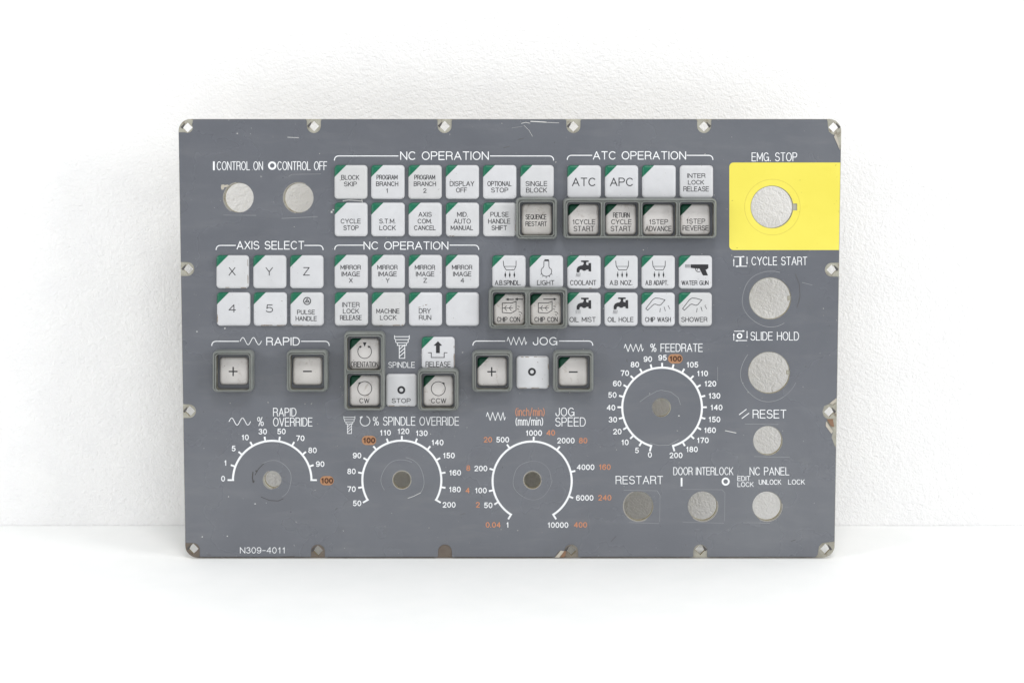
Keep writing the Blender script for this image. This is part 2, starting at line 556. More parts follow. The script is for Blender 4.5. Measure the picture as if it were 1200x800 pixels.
# yellow emergency stop field
bm = bmesh.new()
yx1 = CX + HW - 0.6 * K
yo = [p for p in rrect(854.6, 190.6, 1000, 293.0, 5, 5)]
yo = [Vector((min(p.x, yx1), p.y)) for p in U(yo)]
prism(bm, yo, [U(film_hole(2, 0.15))], 0.00002, 0.00012)
field = mesh_object('emergency_stop_field', bm, M['yellow'], root, 40, 'yellow rectangle around the emergency stop hole')
bm = bmesh.new()
stroke(bm, circ(905.2, 242.8, 32.6), 0.55, 0.00013, True)
mesh_object('scored_ring', bm, M['score_yellow'], field)

# torn flaps at the edge
for pts in ([(969, 491), (976.0, 490.6), (977.4, 500), (973.6, 499)], [(656.5, 652.4), (661, 645), (663.5, 645.5), (662.6, 650), (661, 652.4)]):
    bm = bmesh.new()
    blot(bm, pts, -0.0002, t=0.0004)
    mesh_object('torn_flap', bm, M['rust'], root, label='brown flap of adhesive at the torn film')
for pts in ([(967.8, 493.2), (976.2, 505.0), (974.3, 508), (967.6, 499)], [(971.8, 472.6), (979.8, 466.2), (980.2, 470), (975.8, 473.6)], [(650.2, 652.8), (657, 644.6), (661, 645.4), (655.5, 652.6)], [(979.6, 157.0), (983.2, 168), (984.0, 176), (981.6, 170), (977.2, 160.2)]):
    bm = bmesh.new()
    blot(bm, pts, -0.0001, t=0.0005)
    mesh_object('torn_flap', bm, M['torn'], root, label='pale curl of torn film')

# ---------------------------------------------------------------- keys
KH = 0.0026


def make_key(x0, y0, x1, y1, h=KH, corner=14.2, dirty=False, label=None, r=4.2, inset=1.1):
    loops = []
    prof = [(0.0, 0.0), (0.0, h - 0.0013), (0.35, h - 0.0008), (1.0, h - 0.00042), (2.1, h - 0.00015), (3.4, h)]
    def build():
        bm = bmesh.new()
        prev = None
        for ins, hh in prof:
            # outline measured at the key's top height
            l = ring(bm, U(rrect(x0 + ins, y0 + ins, x1 - ins, y1 - ins, max(r - ins, 1.4)), h), hh)
            if prev: wall(bm, prev, l)
            prev = l
        bm.faces.new(prev)
        bmesh.ops.recalc_face_normals(bm, faces=bm.faces)
        return bm
    a, b = w3(uv(x0 + corner, y0, h), 0), w3(uv(x0, y0 + corner, h), 0)
    nrm = (b - a).cross(PN).normalized()
    if nrm.dot(w3(uv(x1, y1, h), 0) - a) < 0: nrm = -nrm
    bm = build()
    if corner:
        bmesh.ops.bisect_plane(bm, geom=bm.verts[:] + bm.edges[:] + bm.faces[:], plane_co=a, plane_no=nrm, clear_inner=True)
    k = mesh_object('key', bm, M['key_dirty' if dirty else 'key'], root, 50, label)
    if corner:
        bm = build()
        bmesh.ops.bisect_plane(bm, geom=bm.verts[:] + bm.edges[:] + bm.faces[:], plane_co=a, plane_no=nrm, clear_outer=True)
        mesh_object('colour_corner', bm, M['green_dirty' if dirty else 'green'], k, 50)
    return k


def legend(key, lines, icon=None, w=0.78, h=KH):
    bm = bmesh.new()
    for s, x0, x1, y0, y1 in lines: text(bm, s, x0, x1, y0, y1, w, h + 0.00004)
    if icon: icon(bm, h + 0.00004)
    mesh_object('legend', bm, M['black_ink'], key, 0)


def T(ox, oy, z, rows):        # zoomed measurements to photo pixels
    return [(s, ox + a / z, ox + b / z, oy + c / z, oy + d / z) for s, a, b, c, d in rows]


def Z(ox, oy, z): return lambda pts: [(ox + x / z, oy + y / z) for x, y in pts]


z2, z3, z4, z6, z7, z8, z9, zs, zj = (380, 165, 6.4), (520, 165, 6.4), (650, 165, 6), (235, 275, 6.957), (380, 275, 6.316), (560, 290, 7.62), (655, 290, 6.316), (390, 380, 6.667), (540, 380, 6.667)


def simple(x0, y0, x1, y1, lines, name, icon=None, corner=14.2, w=0.78, dirty=False):
    k = make_key(x0, y0, x1, y1, corner=corner, label=name, dirty=dirty)
    if lines or icon: legend(k, lines, icon, w)


# first row, NC operation
simple(391.8, 193.6, 430.4, 233.3, T(*z2, [('BLOCK', 127, 263, 257, 294), ('SKIP', 147, 245, 307, 343)]), 'white key reading BLOCK SKIP')
simple(434.8, 193.6, 474.0, 233.3, T(*z2, [('PROGRAM', 392, 550, 256, 292), ('BRANCH', 388, 555, 306, 341), ('1', 462, 480, 357, 391)]), 'white key reading PROGRAM BRANCH 1')
simple(478.5, 193.6, 517.6, 233.3, T(*z2, [('PROGRAM', 675, 832, 256, 292), ('BRANCH', 671, 838, 306, 341), ('2', 742, 767, 357, 391)]), 'white key reading PROGRAM BRANCH 2')
simple(522.3, 193.6, 561.3, 233.3, T(*z3, [('DISPLAY', 45, 229, 303, 341), ('OFF', 92, 175, 352, 389)]), 'white key reading DISPLAY OFF')
simple(566.0, 193.6, 605.2, 233.3, T(*z3, [('OPTIONAL', 327, 509, 303, 341), ('STOP', 355, 484, 352, 389)]), 'white key reading OPTIONAL STOP')
simple(609.9, 193.6, 649.0, 231.9, T(*z3, [('SINGLE', 613, 777, 303, 341), ('BLOCK', 617, 775, 352, 389)]), 'white key reading SINGLE BLOCK')
# second row
simple(392.0, 237.6, 430.6, 277.2, T(*z2, [('CYCLE', 123, 274, 585, 621), ('STOP', 143, 258, 635, 671)]), 'white key reading CYCLE STOP')
simple(435.0, 237.6, 474.2, 277.2, T(*z2, [('S.T.M.', 412, 535, 585, 621), ('LOCK', 413, 537, 635, 671)]), 'white key reading S.T.M. LOCK')
simple(478.7, 237.6, 517.7, 277.2, T(*z2, [('AXIS', 706, 806, 534, 571), ('COM.', 700, 808, 585, 621), ('CANCEL', 673, 836, 635, 671)]), 'white key reading AXIS COM. CANCEL')
simple(522.5, 237.6, 561.4, 277.2, T(*z3, [('MID.', 100, 182, 534, 571), ('AUTO', 75, 203, 585, 622), ('MANUAL', 52, 221, 635, 671)]), 'white key reading MID. AUTO MANUAL')
simple(566.2, 237.6, 605.2, 277.2, T(*z3, [('PULSE', 350, 487, 534, 571), ('HANDLE', 333, 500, 585, 622), ('SHIFT', 358, 475, 635, 671)]), 'white key reading PULSE HANDLE SHIFT')
# ATC row
simple(665.0, 193.8, 704.3, 232.4, T(*z4, [('ATC', 122, 289, 260, 320)]), 'white key reading ATC', w=1.15)
simple(709.0, 193.8, 748.0, 232.4, T(*z4, [('APC', 389, 553, 260, 320)]), 'white key reading APC', w=1.15)
simple(752.6, 193.8, 792.0, 232.4, [], 'blank white key with a green corner between APC and INTER LOCK RELEASE')
simple(796.8, 193.8, 835.8, 232.4, T(*z4, [('INTER', 932, 1060, 229, 262), ('LOCK', 937, 1051, 276, 309), ('RELEASE', 905, 1085, 321, 357)]), 'plain white key reading INTER LOCK RELEASE', corner=0)
# axis select
ICON = {}


def pulse_icon(bm, h):
    cx, cy = 235 + 869 / 6.957, 275 + 540 / 6.957
    stroke(bm, circ(cx, cy, 4.1, 32), 1.1, h, True)
    stroke(bm, [(cx + 2.9 * math.sin(R(a)), cy - 2.9 * math.cos(R(a))) for a in (0, 120, 240)], 0.7, h, True)
    stroke(bm, circ(cx, cy + 0.4, 1.15, 16), 0.8, h, True)


simple(253.4, 299.2, 291.5, 338.0, T(*z6, [('X', 229, 286, 265, 333)]), 'white key reading X', w=0.95, dirty=False)
simple(296.6, 299.2, 335.3, 338.0, T(*z6, [('Y', 530, 590, 265, 333)]), 'white key reading Y', w=0.95)
simple(339.8, 299.2, 378.8, 338.0, T(*z6, [('Z', 836, 890, 265, 333)]), 'white key reading Z', w=0.95)
simple(254.0, 342.7, 293.0, 381.9, T(*z6, [('4', 229, 288, 568, 634)]), 'white key reading 4', w=0.95)
simple(297.1, 342.7, 336.0, 381.9, T(*z6, [('5', 532, 592, 568, 634)]), 'white key reading 5', w=0.95)
simple(340.2, 342.7, 379.1, 381.9, T(*z6, [('PULSE', 787, 933, 612, 650), ('HANDLE', 775, 948, 664, 703)]), 'white key reading PULSE HANDLE with a wheel symbol', pulse_icon)
# mirror image keys and the row below
for i, (xa, ch) in enumerate(((120, 'X'), (392, 'Y'), (670, 'Z'), (945, '4'))):
    x0 = (391.9, 435.3, 478.9, 522.3)[i]
    simple(x0, 298.8, x0 + 39, 338.1, T(*z7, [('MIRROR', xa, xa + 151, 224, 259), ('IMAGE', xa + 8, xa + 145, 273, 309), (ch, xa + 63, xa + 91, 321, 356)]), 'white key reading MIRROR IMAGE ' + ch)
simple(392.2, 342.7, 431.1, 381.9, T(*z7, [('INTER', 133, 262, 499, 536), ('LOCK', 138, 258, 547, 583), ('RELEASE', 116, 278, 595, 632)]), 'white key with a green corner reading INTER LOCK RELEASE')
simple(435.6, 342.7, 474.7, 381.9, T(*z7, [('MACHINE', 385, 557, 547, 583), ('LOCK', 412, 536, 595, 631)]), 'white key reading MACHINE LOCK')
simple(479.1, 342.7, 518.0, 381.9, T(*z7, [('DRY', 700, 788, 545, 583), ('RUN', 700, 792, 594, 631)]), 'white key reading DRY RUN, smudged at its middle')
simple(522.5, 342.7, 561.4, 381.9, [], 'blank white key with a green corner after DRY RUN')


# symbols of the auxiliary keys; measured on the COOLANT key row (z8, z9)
def nozzle(dx):
    P = Z(655 + dx, 290, 6.316)
    def f(bm, h):
        stroke(bm, P([(420, 100), (424, 138), (442, 166), (500, 166), (514, 138), (515, 100)]), 0.75, h)
        stroke(bm, P([(424, 140), (514, 140)]), 0.6, h)
        for x in (435, 468, 502):
            stroke(bm, P([(x, 180), (x, 222)]), 0.55, h)
            blot(bm, P([(x, 186), (x + 6, 198), (x + 5, 210), (x, 220), (x - 5, 210), (x - 6, 198)]), h)
    return f


def faucet(dx, dy, mist):
    P = Z(655 + dx, 290 + dy, 6.316)
    def f(bm, h):
        blot(bm, P([(164, 96), (220, 96), (220, 107), (203, 108), (201, 122), (206, 130), (218, 132), (219, 116), (238, 114), (239, 178), (219, 176), (218, 163), (205, 164), (194, 172), (180, 172), (168, 163), (158, 164), (153, 172), (152, 184), (131, 184), (131, 160), (140, 143), (158, 134), (174, 132), (183, 122), (182, 108), (164, 107)]), h)
        for k in range(4 if not mist else 3):
            x = 130 + k * 9 if not mist else 128 + k * 14
            if mist:
                for yy in (188, 198, 208): stroke(bm, P([(x, yy), (x - 1, yy + 5)]), 0.6, h)
            else:
                stroke(bm, P([(x, 190), (x - 3, 215)]), 0.5, h)
    return f


def gun(bm, h):
    P = Z(655, 290, 6.316)
    blot(bm, P([(974, 125), (1106, 125), (1106, 152), (1096, 160), (1086, 166), (1103, 206), (1066, 207), (1048, 172), (1040, 156), (1000, 154), (974, 150)]), h)
    stroke(bm, P([(1010, 155), (1015, 172), (1028, 180), (1044, 178)]), 0.8, h)
    stroke(bm, P([(1026, 156), (1024, 168)]), 0.7, h)
    for x in (935, 944, 953, 962):
        for y in (128, 134, 140, 147): stroke(bm, P([(x, y), (x + 5, y)]), 0.55, h)


def wash(dx):
    P = Z(655 + dx, 290, 6.316)
    def f(bm, h):
        stroke(bm, P([(643, 452), (656, 464), (700, 422), (712, 418), (742, 428), (756, 422), (785, 388), (745, 376), (712, 374), (692, 388)]), 0.75, h, True)
        for a, b in (((751, 450), (747, 478)), ((779, 440), (788, 470)), ((808, 430), (821, 454))): stroke(bm, P([a, b]), 0.65, h)
    return f


def bulb(bm, h):
    P = Z(560, 290, 7.62)
    blot(bm, P([(592, 122), (596, 106), (632, 106), (636, 122)]), h)
    stroke(bm, P([(590, 122), (589, 168), (580, 184)] + [(612 + 47 * math.cos(R(a)), 212 + 46 * math.sin(R(a))) for a in range(215, -36, -15)] + [(640, 184), (634, 168), (634, 122)]), 0.75, h)
    for a in (150, 125, 92, 60, 30):
        c, s = math.cos(R(a)), math.sin(R(a))
        stroke(bm, P([(612 + 48 * c, 212 + 46 * s), (612 + 60 * c, 212 + 58 * s)]), 0.7, h)


def chip(dx, right):
    P = Z(560 + dx, 290, 7.62)
    def f(bm, h):
        stroke(bm, P([(218, 496), (218, 580), (296, 587), (341, 560), (341, 480), (302, 496)]), 0.8, h, True)
        stroke(bm, P([(220, 540), (312, 540)]), 0.65, h)
        for x in (238, 280): stroke(bm, P([(x + 18, 520), (x, 540), (x + 18, 562)]), 0.7, h)
        for a, b in (((355, 523), (372, 528)), ((352, 548), (366, 552)), ((364, 572), (384, 578)), ((386, 580), (394, 592)), ((372, 596), (380, 606))): stroke(bm, P([a, b]), 0.65, h)
        def arrow(xa, xb, y):
            d = 1 if xb > xa else -1
            stroke(bm, P([(xa, y), (xb - d * 22, y)]), 1.1, h)
            blot(bm, P([(xb, y), (xb - d * 28, y - 12), (xb - d * 28, y + 12)]), h)
        if right: arrow(266, 384, 461)
        else:
            arrow(318, 246, 463)
            arrow(398, 328, 461)
    return f


simple(576.9, 299.3, 616.0, 337.6, T(*z8, [('A.B.SPINDL.', 152, 382, 292, 336)]), 'white key reading A.B.SPINDL. under a nozzle symbol', nozzle(576.9 - 708.6))
simple(620.7, 299.3, 660.0, 337.6, T(*z8, [('LIGHT', 528, 684, 292, 336)]), 'white key reading LIGHT under a bulb symbol', bulb)
simple(664.9, 299.5, 704.0, 338.5, T(*z8, [('COOLANT', 823, 1058, 291, 337)]), 'white key reading COOLANT under a tap symbol', faucet(0, 0, False))
simple(708.6, 299.5, 747.5, 338.5, T(*z9, [('A.B NOZ.', 375, 545, 242, 279)]), 'white key reading A.B NOZ. under a nozzle symbol', nozzle(0))
simple(752.0, 299.5, 791.0, 338.5, T(*z9, [('A.B ADAPT.', 640, 808, 242, 279)]), 'white key reading A.B ADAPT. under a nozzle symbol', nozzle(43.1))
simple(795.7, 299.5, 834.6, 338.5, T(*z9, [('WATER GUN', 907, 1108, 244, 279)]), 'white key reading WATER GUN under a spray gun symbol', gun)
simple(664.9, 342.9, 704.0, 382.1, T(*z8, [('OIL MIST', 818, 1053, 620, 666)]), 'white key reading OIL MIST under a tap symbol', faucet(0, 43.6, True))
simple(708.5, 342.9, 747.3, 382.1, T(*z9, [('OIL HOLE', 360, 552, 514, 551)]), 'white key reading OIL HOLE under a tap symbol', faucet(43.4, 43.3, False))
simple(752.0, 342.9, 790.9, 382.1, T(*z9, [('CHIP WASH', 637, 829, 514, 551)]), 'white key reading CHIP WASH under a nozzle head symbol', wash(0))
simple(795.7, 342.9, 834.4, 382.1, T(*z9, [('SHOWER', 905, 1099, 514, 551)]), 'white key reading SHOWER under a nozzle head symbol', wash(43.1))


# keys of the lower rows
def release_icon(bm, h):
    P = Z(456, 385, 14.286)
    blot(bm, P([(818, 210), (888, 284), (848, 284), (848, 408), (785, 408), (785, 284), (745, 284)]), h)
    stroke(bm, P([(655, 402), (706, 402), (706, 482), (922, 482), (922, 402), (972, 402)]), 0.85, h)


def stop_ring(cx, cy):
    def f(bm, h): stroke(bm, circ(cx, cy, 3.45, 28), 2.4, h, True)
    return f


simple(494.1, 394.8, 532.8, 432.2, T(*zs, [('RELEASE', 725, 921, 289, 334)]), 'white key reading RELEASE under an upward arrow', release_icon)
simple(452.1, 438.2, 488.6, 476.2, T(*zs, [('STOP', 460, 609, 577, 614)]), 'plain white key reading STOP under a ring', stop_ring(470.3, 456.8), corner=0)
simple(605.0, 417.3, 643.4, 455.4, [], 'plain white key with a ring between the plus and minus jog keys', stop_ring(623.4, 435.5), corner=0)

# ---------------------------------------------------------------- guards and the keys inside them
GH, WELL = 0.0095, 0.0015


def make_guard(outer, cells, label):
    bm = bmesh.new()
    x0, y0, x1, y1 = outer
    def lp(a, b, c, d, r, hh, ins): return ring(bm, U(rrect(a + ins, b + ins, c - ins, d - ins, max(r - ins, 0.8)), GH), hh)
    prof = [(-0.3, 0.0), (0.0, GH - 0.0024), (0.5, GH - 0.0012), (1.3, GH - 0.0003), (1.9, GH), (2.3, GH - 0.0001), (2.6, GH - 0.0012)]
    prev = None
    for ins, hh in prof:
        l = lp(x0, y0, x1, y1, 5.4, hh, ins)
        if prev: wall(bm, prev, l)
        prev = l
    rims = []
    for a, b, c, d in cells:
        inner = None
        for ins, hh in [(-1.2, GH - 0.0012), (-1.0, GH - 0.0002), (-0.5, GH), (0.0, GH - 0.0003), (0.15, GH - 0.001), (0.3, 0.0002)]:
            l = lp(a, b, c, d, 3.4, hh, ins)
            if inner:
                k0 = len(bm.faces)
                wall(bm, inner, l)
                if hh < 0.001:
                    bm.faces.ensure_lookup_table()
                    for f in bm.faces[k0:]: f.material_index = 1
            else: rims.append(l)
            inner = l
    cap(bm, [prev] + rims)
    o = mesh_object('key_guard', bm, M['guard'], root, 35, label)
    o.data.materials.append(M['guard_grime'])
    return o


def guarded(x0, y0, x1, y1, lines, label, icon=None, corner=14.0, w=0.78):
    k = make_key(x0, y0, x1, y1, WELL, corner, True, label, 4.4)
    legend(k, lines, icon, w, WELL)


make_guard((604.6, 231.8, 652.9, 280.4), [(609.0, 236.6, 648.6, 276.3)], 'grey square guard around the SEQUENCE RESTART key')
guarded(611.2, 239.0, 646.6, 275.6, T(*z3, [('SEQUENCE', 613, 771, 552, 591), ('RESTART', 613, 774, 604, 641)]), 'grimy white key reading SEQUENCE RESTART in a guard', corner=0)
make_guard((660.2, 232.6, 840.0, 279.6), [(664.7, 236.8, 704.4, 277.3), (708.4, 236.8, 748.6, 277.3), (752.6, 236.8, 792.7, 277.3), (796.8, 236.8, 836.8, 277.3)], 'long grey guard with four openings under the ATC keys')
guarded(665.8, 239.4, 701.4, 275.4, T(*z4, [('1CYCLE', 123, 286, 552, 588), ('START', 133, 278, 599, 637)]), 'grimy white key reading 1CYCLE START in a guard')
guarded(709.6, 239.4, 745.4, 275.4, T(*z4, [('RETURN', 410, 528, 505, 541), ('CYCLE', 397, 541, 552, 588), ('START', 393, 538, 599, 637)]), 'grimy white key reading RETURN CYCLE START in a guard')
guarded(753.4, 239.4, 789.2, 275.4, T(*z4, [('1STEP', 661, 798, 552, 588), ('ADVANCE', 637, 822, 599, 636)]), 'grimy white key reading 1STEP ADVANCE in a guard')
guarded(797.2, 239.4, 832.0, 275.4, T(*z4, [('1STEP', 923, 1059, 548, 584), ('REVERSE', 900, 1083, 595, 632)]), 'grimy white key reading 1STEP REVERSE in a guard')
make_guard((572.8, 337.3, 665.0, 385.6), [(577.0, 342.2, 615.8, 381.4), (620.8, 342.2, 660.2, 381.4)], 'grey guard with two openings around the CHIP CON keys')
guarded(578.8, 344.4, 614.6, 380.8, T(*z8, [('CHIP CON', 170, 377, 619, 664)]), 'grimy white key reading CHIP CON with arrows to the left', chip(0, False))
guarded(621.8, 344.4, 657.4, 380.8, T(*z8, [('CHIP CON', 505, 713, 619, 664)]), 'grimy white key reading CHIP CON with an arrow to the right', chip(42.2, True))
make_guard((402.8, 389.2, 450.4, 481.2), [(406.4, 394.2, 446.6, 434.2), (406.2, 437.6, 446.4, 479.0)], 'tall grey guard around the ORIENTATION and CW keys')


def orient(bm, h):
    cx, cy = 390 + 249 / 6.667, 380 + 212 / 6.667
    stroke(bm, circ(cx, cy, 8.0, 32, -55, 235), 0.8, h)
    for s in (-1, 1): blot(bm, [(cx + s * 3.2, cy - 6.2), (cx + s * 6.8, cy - 6.3), (cx + s * 5.0, cy - 4.0)], h)
    blot(bm, [(cx - 2.2, cy - 10.8), (cx + 2.2, cy - 10.8), (cx, cy - 5.6)], h)


def spin(cx, cy, ccw):
    def f(bm, h):
        stroke(bm, circ(cx, cy, 8.2, 32, -125 if not ccw else -225, 205 if not ccw else 105 - 180 + 180), 0.8, h) if False else stroke(bm, circ(cx, cy, 8.2, 32), 0.8, h, True)
        s = 1 if ccw else -1
        blot(bm, [(cx + s * 4.6, cy - 7.6), (cx + s * 7.4, cy - 6.6), (cx + s * 7.0, cy - 3.6)], h)
    return f


guarded(409.8, 396.4, 444.6, 432.6, T(*zs, [('ORIENTATION', 141, 355, 290, 333)]), 'grimy white key reading ORIENTATION in a guard', orient, w=0.65)
guarded(409.8, 439.8, 444.8, 475.8, T(*zs, [('CW', 207, 286, 576, 615)]), 'grimy white key reading CW in a guard', spin(427.4, 455.0, False))
make_guard((489.2, 432.6, 537.2, 481.6), [(493.5, 437.2, 533.0, 478.8)], 'grey square guard around the CCW key')
guarded(496.2, 440.0, 531.2, 476.0, T(*zs, [('CCW', 767, 887, 576, 615)]), 'grimy white key reading CCW in a guard', spin(513.6, 455.2, True))


def sign(cx, cy, plus):
    def f(bm, h):
        stroke(bm, [(cx - 4.6, cy), (cx + 4.6, cy)], 1.6, h)
        if plus: stroke(bm, [(cx, cy - 4.8), (cx, cy + 4.8)], 1.6, h, rise=0.00007)
    return f


for ox, cells, kx, sx, plus, corner, lab in (
        ((248.6, 411.2, 296.0, 459.6), (252.9, 415.4, 292.2, 457.2), (257.4, 418.4, 291.0, 450.8), (273.2, 435.1), True, 0, 'plus key of the RAPID group'),
        ((335.6, 410.8, 383.6, 459.4), (340.0, 415.2, 380.0, 456.8), (343.0, 418.0, 377.6, 451.2), (360.3, 435.0), False, 0, 'minus key of the RAPID group'),
        ((553.2, 411.4, 600.2, 459.4), (557.3, 416.2, 596.4, 456.4), (559.4, 418.4, 594.0, 452.4), (576.2, 435.4), True, 13.4, 'plus key of the JOG group'),
        ((648.4, 411.4, 695.6, 459.6), (653.0, 416.2, 692.0, 456.8), (654.6, 418.4, 688.4, 452.4), (671.8, 435.7), False, 14.0, 'minus key of the JOG group')):
    make_guard(ox, [cells], 'grey square guard around the ' + lab)
    guarded(*kx, [], 'grimy white ' + lab + ' in a guard', sign(*sx, plus), corner)

# ---------------------------------------------------------------- printed captions
H0 = 0.00006


def caption(lines, w, mat='white_ink', icon=None, label=None, name='caption'):
    w *= 0.92
    bm = bmesh.new()
    for s, x0, x1, y0, y1 in lines: text(bm, s, x0, x1, y0, y1, w, H0)
    if icon: icon(bm, H0)
    return mesh_object(name, bm, M[mat], root, 0, label)


def bracket(x0, xa, xb, x1, y, drop=4.6):
    bm = bmesh.new()
    r = 4.6
    stroke(bm, [(x0, y + drop + .4)] + [(x0 + r - r * math.cos(R(a)), y + r - r * math.sin(R(a))) for a in range(10, 91, 20)] + [(xa, y)], 1.05, H0)
    mesh_object('bracket_line', bm, M['white_ink'], root, 0)
    bm = bmesh.new()
    stroke(bm, [(x1, y + drop + .4)] + [(x1 - r + r * math.cos(R(a)), y + r - r * math.sin(R(a))) for a in range(10, 91, 20)] + [(xb, y)], 1.05, H0)
    mesh_object('bracket_line', bm, M['white_ink'], root, 0)


def wave(x0, x1, y0, y1, w=0.8, n=2):
    return lambda bm, h: stroke(bm, [(x0 + (x1 - x0) * i / 40, (y0 + y1) / 2 - (y1 - y0) / 2 * math.sin(2 * math.pi * n * i / 40)) for i in range(41)], w, h)


def zigzag(x0, x1, y0, y1, w=0.75):
    p = [(0, .5), (.06, 0), (.20, 1), (.33, 0), (.47, 1), (.61, 0), (.75, 1), (.88, 0), (.95, .95), (1, .6)]
    return lambda bm, h: stroke(bm, [(x0 + (x1 - x0) * a, y0 + (y1 - y0) * b) for a, b in p], w, h)


def many(*fs): return lambda bm, h: [f(bm, h) for f in fs]
def ringmark(cx, cy, r, w): return lambda bm, h: stroke(bm, circ(cx, cy, r, 28), w, h, True)
def barmark(pts, w): return lambda bm, h: stroke(bm, pts, w, h)


bracket(391.9, 466.5, 574.6, 648.7, 182.9)
caption([('NC OPERATION', 469, 572.8, 177.6, 187.6)], 1.15)
bracket(664.8, 693.6, 804.9, 835.4, 182.2)
caption([('ATC OPERATION', 694.8, 804.0, 177.4, 187.2)], 1.15)
bracket(253.3, 276, 357.0, 378.6, 287.6)
caption([('AXIS SELECT', 277.3, 356.6, 282.4, 292.4)], 1.15)
bracket(392.3, 425.4, 527.2, 561.0, 287.3)
caption([('NC OPERATION', 426.0, 525.4, 283.0, 292.6)], 1.15)
bracket(248.2, 279.8, 353.2, 385.8, 399.8)
caption([('RAPID', 312.0, 351.4, 395.0, 404.8)], 1.2, icon=wave(281.4, 306.4, 395.4, 403.8))
bracket(554.2, 591.6, 655.4, 694.6, 399.5)
caption([('JOG', 624.4, 653.2, 394.8, 404.4)], 1.2, icon=zigzag(594.2, 617.2, 395.0, 404.0))
caption([('CONTROL ON', 254.0, 308.2, 189.2, 199.6)], 0.95, icon=barmark([(250.6, 190), (250.6, 198.9)], 2.1))
caption([('CONTROL OFF', 325.0, 383.4, 189.2, 199.6)], 0.95, icon=ringmark(319.0, 194.2, 3.8, 2.2))
caption([('EMG. STOP', 880.8, 934.2, 178.8, 189.2)], 0.95)


def cycle_icon(y, ring_):
    P = Z(850, 295, 7.27)
    d = y * 7.27
    def f(bm, h):
        stroke(bm, P([(76, 43 + d), (158, 43 + d)]), 0.85, h)
        stroke(bm, P([(92, 123 + d), (183, 123 + d)]), 0.85, h)
        stroke(bm, P([(72, 66 + d), (72, 120 + d)]), 0.85, h)
        stroke(bm, P([(185, 44 + d), (185, 102 + d)]), 0.85, h)
        for tip, a, b in (((166, 42), (148, 34), (148, 50)), ((84, 124), (104, 116), (104, 132)), ((72, 58), (65, 78), (79, 78)), ((185, 110), (178, 90), (192, 90))):
            blot(bm, P([(q[0], q[1] + d) for q in (tip, a, b)]), h)
        if not ring_: stroke(bm, P([(128, 54 + d), (128, 112 + d)]), 2.2, h)
    return f


caption([('CYCLE START', 880.6, 946.0, 300.8, 310.8)], 0.95, icon=cycle_icon(0, False))
P_ = Z(850, 295, 7.27)
caption([('SLIDE HOLD', 879.4, 936.4, 388.6, 398.8)], 0.95, icon=many(cycle_icon(87.0, True), ringmark(866.7, 393.4, 2.5, 1.5)))
caption([('RESET', 882.0, 921.6, 479.8, 490.0)], 1.05, icon=many(barmark([(866.4, 485.6), (874.6, 479.4)], 0.95), barmark([(869.6, 490.0), (877.6, 484.0)], 0.95)))
caption([('RESTART', 721.4, 777.0, 557.3, 567.0)], 1.05)
caption([('DOOR INTERLOCK', 789.0, 859.4, 547.0, 556.4)], 0.9, icon=many(barmark([(798.7, 560.2), (798.7, 568.8)], 2.0), ringmark(850.4, 563.9, 3.7, 2.1)))
caption([('NC PANEL', 878.4, 925.0, 547.0, 556.6)], 0.95)
caption([('EDIT', 864.0, 879.4, 557.4, 563.2), ('LOCK', 864.2, 883.2, 564.4, 570.2), ('UNLOCK', 889.2, 915.5, 561.5, 567.6), ('LOCK', 923.6, 943.2, 561.4, 567.4)], 0.8)
caption([('N309-4011', 281.2, 334.4, 640.7, 648.0)], 0.85)


def tool_icon(bm, h, ox=456, oy=385, z=14.286):
    P = Z(ox, oy, z)
    w = 12.0 / z
    for x, ya, yb, yn in ((86, 115, 180, 134), (104, 184, 236, 184), (134, 238, 280, 236)):
        a, b = x + 4, 428 - x - 4
        stroke(bm, P([(a, ya), (a + 1, yb - 10), (a + 16, yb), ]), w, h)
        stroke(bm, P([(b, ya), (b - 1, yb - 10), (b - 16, yb), ]), w, h)
        stroke(bm, P([(a, yn), (b, yn)]), w, h)
    stroke(bm, P([(136, 280), (290, 280)]), w, h)
    stroke(bm, P([(170, 284), (170, 495), (262, 495), (262, 284)]), w, h)
    for y in (345, 405, 465): stroke(bm, P([(172, y), (258, y - 75)]), w * 1.1, h)


caption([('SPINDLE', 455.0, 486.2, 424.0, 430.8)], 0.75, icon=tool_icon)
small_tool = lambda bm, h: tool_icon(bm, h, 402.8 - 86 / 18.6, 486.8 - 115 / 22.0 * 1.0, 19.0)
caption([('% SPINDLE OVERRIDE', 436.8, 538.0, 488.0, 498.4)], 0.95, icon=many(small_tool, lambda bm, h: stroke(bm, circ(427.8, 493.1, 5.7, 28, -70, 240), 0.85, h), lambda bm, h: blot(bm, [(422.8, 491.8), (424.6, 487.2), (421.6, 488.4)], h)))
caption([('%', 301.2, 309.2, 488.2, 499.0), ('RAPID', 320.0, 347.4, 477.7, 487.6), ('OVERRIDE', 320.0, 366.2, 489.0, 499.4)], 0.95, icon=wave(268.4, 293.6, 489.6, 497.8))
caption([('% FEEDRATE', 762.0, 823.6, 402.4, 412.2)], 0.95, icon=zigzag(731.6, 753.8, 403.2, 411.8))
caption([('JOG', 651.0, 673.2, 477.4, 487.4), ('SPEED', 650.6, 686.4, 488.8, 499.4), ('(mm/min)', 604.0, 636.6, 488.8, 498.4)], 0.95, icon=zigzag(570.0, 592.2, 483.0, 492.4))
caption([('(inch/min)', 603.8, 638.4, 477.6, 487.2)], 0.95, 'orange_ink', label='orange lettering reading inch per minute in brackets')

# ---------------------------------------------------------------- dial scales


